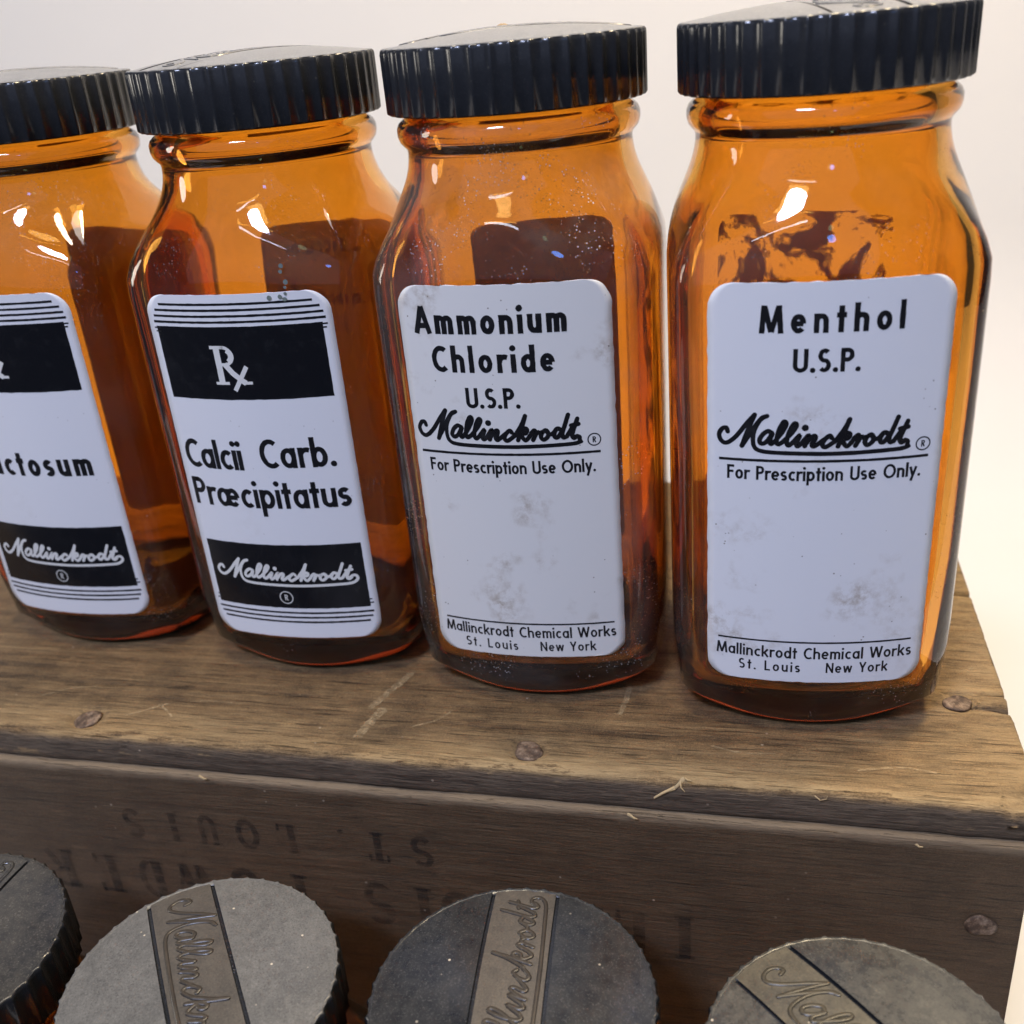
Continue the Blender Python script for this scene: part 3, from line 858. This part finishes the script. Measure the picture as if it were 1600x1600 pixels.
def glass_mesh(name, seed, mat, parent):
    vs, fs = [], []
    rings = [(z, r, 0) for z, r in OUTER] + [(z, r, 1) for z, r in INNER]
    for (z, r, inn) in rings:
        m = mixz(z)
        if not inn and z < 2.0 and r < 23: m *= 0.8
        for a, q in zip(ANG, SQ):
            rr = r*(1 + (q-1)*m*(0.93 if inn else 1.0))
            zz = z
            if inn and 8 < z < 118:
                rr += 0.34*N3(math.cos(a)*1.3, math.sin(a)*1.3, z*0.03+seed) + 0.10*N3(math.cos(a)*4, math.sin(a)*4, z*0.09+seed)
            elif inn and z <= 8: zz += 0.45*N3(rr*math.cos(a)*0.09, rr*math.sin(a)*0.09, seed+5)
            elif 98 < z < 120: rr += 0.07*N3(math.cos(a)*3, math.sin(a)*3, z*0.12+seed)
            vs.append((rr*math.cos(a), rr*math.sin(a), zz))
    for i in range(len(rings)-1):
        for k in range(NTH):
            k2 = (k+1) % NTH
            fs.append((i*NTH+k, i*NTH+k2, (i+1)*NTH+k2, (i+1)*NTH+k))
    fs.append(tuple(reversed(range(NTH))))
    b = (len(rings)-1)*NTH
    fs.append(tuple(range(b, b+NTH)))
    o = mesh_obj(name, vs, fs, mat, parent)
    o.data.materials.append(MAT['grime'])           # scuffed, dirty underside, made opaque and dark to keep mirrored light out
    for p in o.data.polygons:
        if p.center.z < 0.0017 and p.normal.z < -0.55: p.material_index = 1
    return o

def front_surface(u, v, off):
    a = u/RF
    R_ = RF + off
    return (R_*math.sin(a), (RF-HB) - R_*math.cos(a), v)
def back_surface(u, v, off):
    a = u/RF
    R_ = RF + off
    return (-R_*math.sin(a), -(RF-HB) + R_*math.cos(a), v)

def label_sheet(name, mat, parent, surface, hw, z0, z1, r, off, seed, rough=0.12, under=None):
    """panel with rounded corners and a slightly ragged edge; a thin body with its own rim"""
    vs, fs = [], []
    nu = 26
    rows = [r*(1-math.cos(math.pi/2*k/9)) for k in range(10)]
    mid = [r + (z1-z0-2*r)*k/46 for k in range(1, 46)]
    rows = rows + mid + [z1-z0-q for q in reversed(rows)]
    nz = len(rows)-1
    for layer in (0, 1):
        for j in range(nz+1):
            v = z0 + rows[j]
            e = 0.0
            for zz in (z0, z1):
                d = abs(v-zz)
                if d < r: e = max(e, r - math.sqrt(max(0, r*r-(r-d)**2)))
            l = -hw + e + rough*N3(v*0.5, 0, seed) + rough*0.6*N3(v*1.9, 1, seed)
            rt = hw - e + rough*N3(v*0.5, 5, seed) + rough*0.6*N3(v*1.9, 6, seed)
            for i in range(nu+1):
                u = l + (rt-l)*i/nu
                vv = v
                if j in (0, nz): vv += rough*1.2*N3(u*0.6, 3, seed) + rough*0.7*N3(u*2.2, 4, seed)
                vs.append(surface(u, vv, off if layer else off-0.045))
    n1 = (nz+1)*(nu+1)
    for j in range(nz):
        for i in range(nu):
            a = n1 + j*(nu+1)+i
            fs.append((a, a+1, a+nu+2, a+nu+1))
            a -= n1
            fs.append((a+nu+1, a+nu+2, a+1, a))
    def rim(ids):
        for a, b in zip(ids[:-1], ids[1:]): fs.append((a, b, b+n1, a+n1))
    rim([i for i in range(nu+1)])
    rim([nz*(nu+1)+i for i in reversed(range(nu+1))])
    rim([j*(nu+1)+nu for j in range(nz+1)])
    rim([j*(nu+1) for j in reversed(range(nz+1))])
    o = mesh_obj(name, vs, fs, mat, parent)
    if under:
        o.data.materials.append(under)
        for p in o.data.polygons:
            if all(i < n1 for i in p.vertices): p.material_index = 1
    return o

NRIB = 46
CAP_CACHE = {}
def cap_dome(x, y):
    return ZC1 - 0.15 + 2.3*(1 - (x*x+y*y)/(26.3**2))

def cap_wall_mesh():
    vs, fs = [], []
    per = 10
    n = NRIB*per
    # (z, base radius, flute depth factor)
    prof = [(ZC0+10.0, 25.0, 0), (ZC0+0.6, 25.0, 0), (ZC0+0.05, 25.2, 0), (ZC0, 25.7, 0.2), (ZC0+0.15, 26.6, 0.9), (ZC0+0.5, 26.95, 1), (ZC1-4, 27.0, 1), (ZC1-1.0, 27.0, 1), (ZC1-0.45, 26.9, 1), (ZC1-0.12, 26.6, 0.95), (ZC1+0.02, 26.25, 0.8), (ZC1-0.06, 25.7, 0.2), (ZC1-0.4, 25.2, 0)]
    for (z, r, d) in prof:
        for k in range(n):
            t = (k % per)/per
            fl = 0.62*math.sin(math.pi*t)**0.9
            if t < 0.001: fl = 0.0
            fl *= 1 + 0.10*N3(k//per*1.7, 0, 2)
            a = 2*math.pi*k/n
            q = r - fl*d
            vs.append((q*math.cos(a), q*math.sin(a), z))
    for i in range(len(prof)-1):
        for k in range(n):
            k2 = (k+1) % n
            fs.append((i*n+k, i*n+k2, (i+1)*n+k2, (i+1)*n+k))
    return vs, fs

def cap_top_mesh():
    """slightly domed disc, a plain band across it between two grooves (band runs along local x)"""
    ys = [-26.2*math.cos(math.pi*k/28) for k in range(0, 29)]
    ys = [y for y in ys if abs(abs(y)-6.6) > 0.75]
    for s in (-1, 1):
        for g in (6.15, 6.28, 6.85, 6.98): ys.append(s*g)
    ys.sort()
    nx = 48
    vs, fs = [], []
    R0 = 26.3
    for y in ys:
        h = math.sqrt(max(1e-4, R0*R0-y*y))
        gro = 0.62 if 6.2 < abs(y) < 6.92 else 0.0
        for i in range(nx+1):
            x = -h*math.cos(math.pi*i/nx)
            z = cap_dome(x, y) - gro + (-0.10 if abs(y) < 6.2 else 0.0)
            z += 0.05*N3(x*0.12, y*0.12, 4)
            vs.append((x, y, z))
    for j in range(len(ys)-1):
        for i in range(nx):
            a = j*(nx+1)+i
            fs.append((a, a+1, a+nx+2, a+nx+1))
    # inner ceiling so that the cap is a closed shell
    b = len(vs)
    for k in range(48):
        a = 2*math.pi*k/48
        vs.append((25.05*math.cos(a), 25.05*math.sin(a), ZC0+10.2))
    fs.append(tuple(reversed(range(b, b+48))))
    return vs, fs

WALL, TOPD = cap_wall_mesh(), cap_top_mesh()

def build_cap(parent, rot, mat, mat_text, mat_band=None):
    c = empty('cap', (0, 0, 0), rot, parent)
    o1 = mesh_obj('fluted_wall', WALL[0], WALL[1], mat, c)
    o2 = mesh_obj('cap_top', TOPD[0], TOPD[1], mat, c)
    o2.data.polygons.foreach_set('use_smooth', [False]*len(o2.data.polygons))
    o2.data.materials.append(mat_band or mat)
    o2.data.materials.append(CAPM['clean'])
    for p in o2.data.polygons:
        y = abs(p.center.y)/MM
        if y < 6.2: p.material_index = 1
        elif y < 6.92: p.material_index = 2
    ink = Ink(0.03, 3)
    ink.script(-22.5, 23.5, -2.9, 1.0, tall=1.45, relief=[(-1, -0.12), (-0.75, 0.16), (0.0, 0.26), (0.75, 0.16), (1, -0.12)])
    ink.build('raised_lettering', mat_text, c, lambda u, v, off: (u, v, cap_dome(u, v)-0.10+off), 0.0)
    return c

def bottle(loc, rz, label, group, glass, cap_mat, cap_rot, name='medicine_bottle', cap_text=None, cap_band=None):
    b = prop(empty(name, loc, rz), label, 'bottle', group)
    glass_mesh('glass_body', loc[0]*0.13, glass, b)
    build_cap(b, cap_rot-rz, cap_mat, cap_text or cap_mat, cap_band)
    return b

CAPM = dict(
    a=m_cap('black_cap_dust_sheen', (0.34, 0.34, 0.34), 0.72, 1.0, 0.40),  # dust lightened to paint in the backdrop's grazing sheen
    grey=m_cap('black_cap_grey_dust', (0.150, 0.148, 0.138), 0.88, 2.0, 0.28),
    black=m_cap('black_cap_mottled', (0.092, 0.090, 0.080), 0.40, 5.0, 0.97),
    tan=m_cap('black_cap_tan_dust', (0.15, 0.14, 0.11), 0.75, 7.0, 0.85),
    dark=m_cap('black_cap_sparse_dust', (0.12, 0.11, 0.09), 0.45, 9.0, 0.9),
    band=m_cap('cap_band_tan_dust', (0.120, 0.102, 0.078), 0.85, 3.0, 0.25),
    band_grey=m_cap('cap_band_brown_dust', (0.105, 0.092, 0.074), 0.85, 12.0, 0.25),
    band_tan=m_cap('cap_band_yellow_dust', (0.145, 0.125, 0.082), 0.85, 8.0, 0.4),
    clean=m_cap('clean_black_plastic', (0.05, 0.05, 0.05), 0.15, 3.0, 0.5),
    text=m_cap('cap_lettering_grime_shade', (0.060, 0.048, 0.034), 0.9, 4.0, 0.3),  # grime tone darkened to paint in the shading of engraved letters
    text_tan=m_cap('cap_lettering_tan', (0.085, 0.070, 0.042), 0.9, 6.0, 0.4),  # tan version, engraved shading painted in as well
)
R_ = math.radians
G_BACK, G_FRONT = 'labelled bottles in a row on the crate', 'capped bottles in a row before the crate'
GL = [m_glass(1.0, 1.3), m_glass(2.0, 1.2), m_glass(3.0, 3.6), m_glass(4.0, 1.4)]
b1 = bottle((-70.8, 65.7, 0.06), R_(-2.6), 'amber bottle with Lactosum label between black bands, at the row end', G_BACK, GL[0], CAPM['a'], R_(40))
b2 = bottle((-5.9, 59.7, 0.06), R_(0.3), 'amber bottle labelled Calcii Carb. Praecipitatus with black Rx band', G_BACK, GL[1], CAPM['a'], R_(65))
b3 = bottle((54.2, 54.3, 0.06), R_(0.7), 'dusty amber bottle with white Ammonium Chloride label', G_BACK, GL[2], CAPM['a'], R_(15))
b4 = bottle((114.6, 49.4, 0.06), R_(3.4), 'amber bottle with white Menthol label beside the bare nail head', G_BACK, GL[3], CAPM['a'], R_(105))

L_CLEAN, L_DIRTY, L_MENT = m_label('clean_white_enamel', 0.12, 1.0), m_label('soiled_white_enamel', 1.2, 2.0, col=(0.73, 0.715, 0.675)), m_label('rubbed_white_enamel', 0.95, 3.3)
BACKS = [m_label('back_panel_enamel', 0.3, 5.0, 0.16), m_label('back_panel_enamel', 0.3, 6.0, 0.26), m_label('back_panel_enamel', 0.9, 7.0, 0.10), m_label('back_panel_enamel', 1.0, 8.0, 0.10, worn=0.55)]
OFF = 0.10
def back_panel(b, mat, dx, seed):
    p = label_sheet('back_label', mat, b, back_surface, 20.5, 14.0, 100.0, 4.5, OFF, seed)
    return p
for b, m, s in zip((b1, b2, b3, b4), BACKS, (11, 12, 13, 14)): back_panel(b, m, 0, s)
bl = [c for c in b2.children if c.name.startswith('back_label')][0]
ik = Ink(0.04, 8)
ik.text('Calcium', -13, 13, 89, 5.2, 0.17)
ik.text('Carbonate', -16.5, 16.5, 81, 5.2, 0.17)
ik.text('U.S.P.', -6, 6, 73, 4.4, 0.17)
ik.build('lettering', MAT['ink'], bl, back_surface, OFF+0.03)

def rx_label(b, lines, seed):
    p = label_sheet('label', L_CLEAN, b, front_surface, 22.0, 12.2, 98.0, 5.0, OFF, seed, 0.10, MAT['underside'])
    bands = Ink(0.06, seed)
    bands.rect(-20.0, 19.6, 74.4, 91.0)
    bands.build('black_band', MAT['band'], p, front_surface, OFF+0.03)
    bands = Ink(0.06, seed+1)
    bands.rect(-20.2, 20.0, 20.6, 38.0)
    bands.build('black_band', MAT['band'], p, front_surface, OFF+0.03)
    ln = Ink(0.10, seed)
    for i, (h, z) in enumerate(((18.2, 95.9), (19.6, 94.6), (20.2, 93.3), (20.5, 92.0))): ln.ribbon([(-h, z), (h, z)], 0.52)
    # the ends of the stripes step outside the bands
    for s in (-1, 1):
        for k, z in enumerate((90.6, 89.8)): ln.ribbon([(s*(20.7-0.3*k), z), (s*19.0, z)], 0.34)
    ln.build('stripe_lines', MAT['ink'], p, front_surface, OFF+0.03)
    ln = Ink(0.10, seed+2)
    for i, (h, z) in enumerate(((20.6, 19.3), (20.2, 18.0), (19.4, 16.7))): ln.ribbon([(-h, z), (h, z)], 0.52)
    for s in (-1, 1):
        for k, z in enumerate((21.6, 22.6)): ln.ribbon([(s*(20.9-0.3*k), z), (s*19.6, z)], 0.34)
    ln.build('stripe_lines', MAT['ink'], p, front_surface, OFF+0.03)
    # Rx sign: serif R with crossed tail
    r = Ink(0.02, seed)
    x, y, h = -7.0, 78.0, 8.7
    def st(pts, w): r.ribbon([(x+a*h, y+c*h) for a, c in pts], w*h)
    st([(0.18, 0.0), (0.18, 1.0)], 0.17)
    st([(0.0, 0.97), (0.36, 0.97)] + arc(0.36, 0.745, 0.21, 0.225, 90, -90, 14) + [(0.18, 0.52)], 0.085)
    st(arc(0.36, 0.745, 0.20, 0.18, 60, -60, 10), 0.15)
    st([(0.0, 0.03), (0.38, 0.03)], 0.075)
    st([(0.34, 0.54), (0.52, 0.30), (0.72, 0.12), (0.84, 0.03)], 0.15)
    st([(0.74, 0.035), (1.02, 0.035)], 0.075)
    st([(0.50, -0.17), (0.93, 0.47)], 0.115)
    r.build('prescription_sign', MAT['white'], p, front_surface, OFF+0.06)
    for (t, x0, x1, z, cap, w) in lines:
        k = Ink(0.05, seed+3)
        k.text(t, x0, x1, z, cap, w)
        k.build('lettering', MAT['ink'], p, front_surface, OFF+0.03)
    s_ = Ink(0.03, seed)
    s_.script(-18.4, 18.0, 28.6, 0.74)
    s_.build('script_logo', MAT['white'], p, front_surface, OFF+0.06)
    g = Ink(0.03, seed)
    g.registered(-0.6, 23.6, 1.65, 0.22)
    g.build('registered_mark', MAT['white'], p, front_surface, OFF+0.06)
    return p

rx_label(b1, [('Lactosum', -16.8, 16.8, 52.3, 6.6, 0.20)], 3)
rx_label(b2, [('Calcii', -20.3, -4.6, 57.2, 7.2, 0.165), ('Carb.', 0.0, 17.6, 57.8, 7.2, 0.165), ('Præcipitatus', -20.4, 19.6, 47.6, 7.0, 0.165)], 7)

def usp_label(b, mat, lines, seed, z0, z1, sx0, sx1, sz, rule, forz, brz, mcz, stz):
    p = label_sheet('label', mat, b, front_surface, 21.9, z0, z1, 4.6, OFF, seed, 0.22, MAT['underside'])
    for (t, x0, x1, z, cap, w) in lines:
        k = Ink(0.07, seed+3)
        k.text(t, x0, x1, z, cap, w)
        k.build('lettering', MAT['ink'], p, front_surface, OFF+0.03)
    s_ = Ink(0.04, seed)
    s_.script(sx0, sx1, sz-0.25, 0.92, loop=False, tall=1.36)
    s_.build('script_logo', MAT['ink'], p, front_surface, OFF+0.03)
    g = Ink(0.03, seed)
    g.registered(sx1+2.0, sz-0.9, 1.30, 0.26)
    g.build('registered_mark', MAT['ink'], p, front_surface, OFF+0.03)
    ln = Ink(0.08, seed)
    ln.ribbon([(sx0, rule), (sx1+3.2, rule)], 0.55)
    ln.build('rule', MAT['ink'], p, front_surface, OFF+0.03)
    ln = Ink(0.08, seed)
    ln.ribbon([(-19.6, brz), (19.6, brz)], 0.40)
    ln.build('rule', MAT['ink'], p, front_surface, OFF+0.03)
    for (t, x0, x1, z, cap, w) in (('For Prescription Use Only.', sx0+1.6, sx1+2.0, forz, 2.95, 0.165),
                                   ('Mallinckrodt Chemical Works', -19.9, 19.9, mcz, 2.8, 0.15),
                                   ('St. Louis', -15.2, -2.6, stz, 2.5, 0.15), ('New York', 2.6, 15.2, stz, 2.5, 0.15)):
        k = Ink(0.07, seed+5)
        k.text(t, x0, x1, z, cap, w)
        k.build('lettering', MAT['ink'], p, front_surface, OFF+0.03)
    return p

usp_label(b3, L_DIRTY, [('Ammonium', -18.6, 13.0, 89.8, 5.6, 0.20), ('Chloride', -15.4, 10.2, 81.8, 5.6, 0.19), ('U.S.P.', -8.8, 2.6, 74.2, 4.4, 0.18)],
          21, 13.9, 99.6, -20.4, 15.2, 67.6, 64.0, 59.6, 22.6, 19.0, 15.5)
usp_label(b4, L_MENT, [('Menthol', -12.4, 12.9, 90.3, 5.2, 0.19), ('U.S.P.', -6.3, 5.6, 82.9, 4.5, 0.18)],
          25, 14.4, 99.6, -19.6, 16.2, 68.6, 65.2, 61.1, 24.3, 20.3, 16.9)

# chips of grey-green paint on the Calcii bottle
pk = Ink(0.12, 4)
for (u, v, r) in ((12.9, 103.4, 0.5), (12.6, 102.2, 0.42), (13.3, 100.0, 0.55), (13.0, 98.9, 0.35), (12.8, 97.6, 0.35), (11.6, 97.0, 0.5), (12.5, 96.4, 0.5), (9.2, 96.9, 0.55)):
    pk.disc((u, v), r, 9)
pk.build('paint_chip', MAT['paint'], b2, front_surface, OFF+0.16)

# ------------------------------------------------------------------ front row, standing on the table before the crate
GF = m_glass(6.0, 0.6)
for (x, y, rz, crot, cm, ct, cb, lb) in (
        (-58.5, -50.5, 4, 92, 'dark', 'dark', 'dark', 'black capped bottle with gold flecked lid, row end before the crate'),
        (2.3, -49.8, -3, -53, 'grey', 'text', 'band_grey', 'black capped bottle with smooth grey dusty lid before the crate'),
        (62.4, -44.4, 2, 95.3, 'black', 'text', 'band', 'black capped bottle with glossy mottled lid, script along the band, before the crate'),
        (123.6, -48.2, -4, -47.3, 'tan', 'text_tan', 'band_tan', 'black capped bottle with tan dusty lid nearest the crate corner')):
    bottle((x, y, TABLE_Z+0.05), R_(rz), lb, G_FRONT, GF, CAPM[cm], R_(crot), cap_text=CAPM[ct], cap_band=CAPM[cb])

# crumb lying on the Ammonium Chloride cap
vs, fs = [], []
for j in range(5):
    for k in range(9):
        a, e = 2*math.pi*k/9, math.pi*(j+0.5)/5
        q = 1 + 0.4*N3(math.cos(a)*2, math.sin(a)*2, j)
        vs.append((1.5*q*math.sin(e)*math.cos(a), 1.0*q*math.sin(e)*math.sin(a), 0.75-0.75*q*math.cos(e)))
for j in range(4):
    for k in range(9): fs.append((j*9+k, j*9+(k+1) % 9, (j+1)*9+(k+1) % 9, (j+1)*9+k))
fs += [tuple(range(8, -1, -1)), tuple(range(36, 45))]
cr = mesh_obj('crumb', vs, fs, MAT['crumb'])
cr.location = (48.5*MM, 71.5*MM, (cap_dome(-5.7, 17.2)+0.1)*MM)
prop(cr, 'small tan crumb lying on the Ammonium Chloride bottle cap', 'crumb')
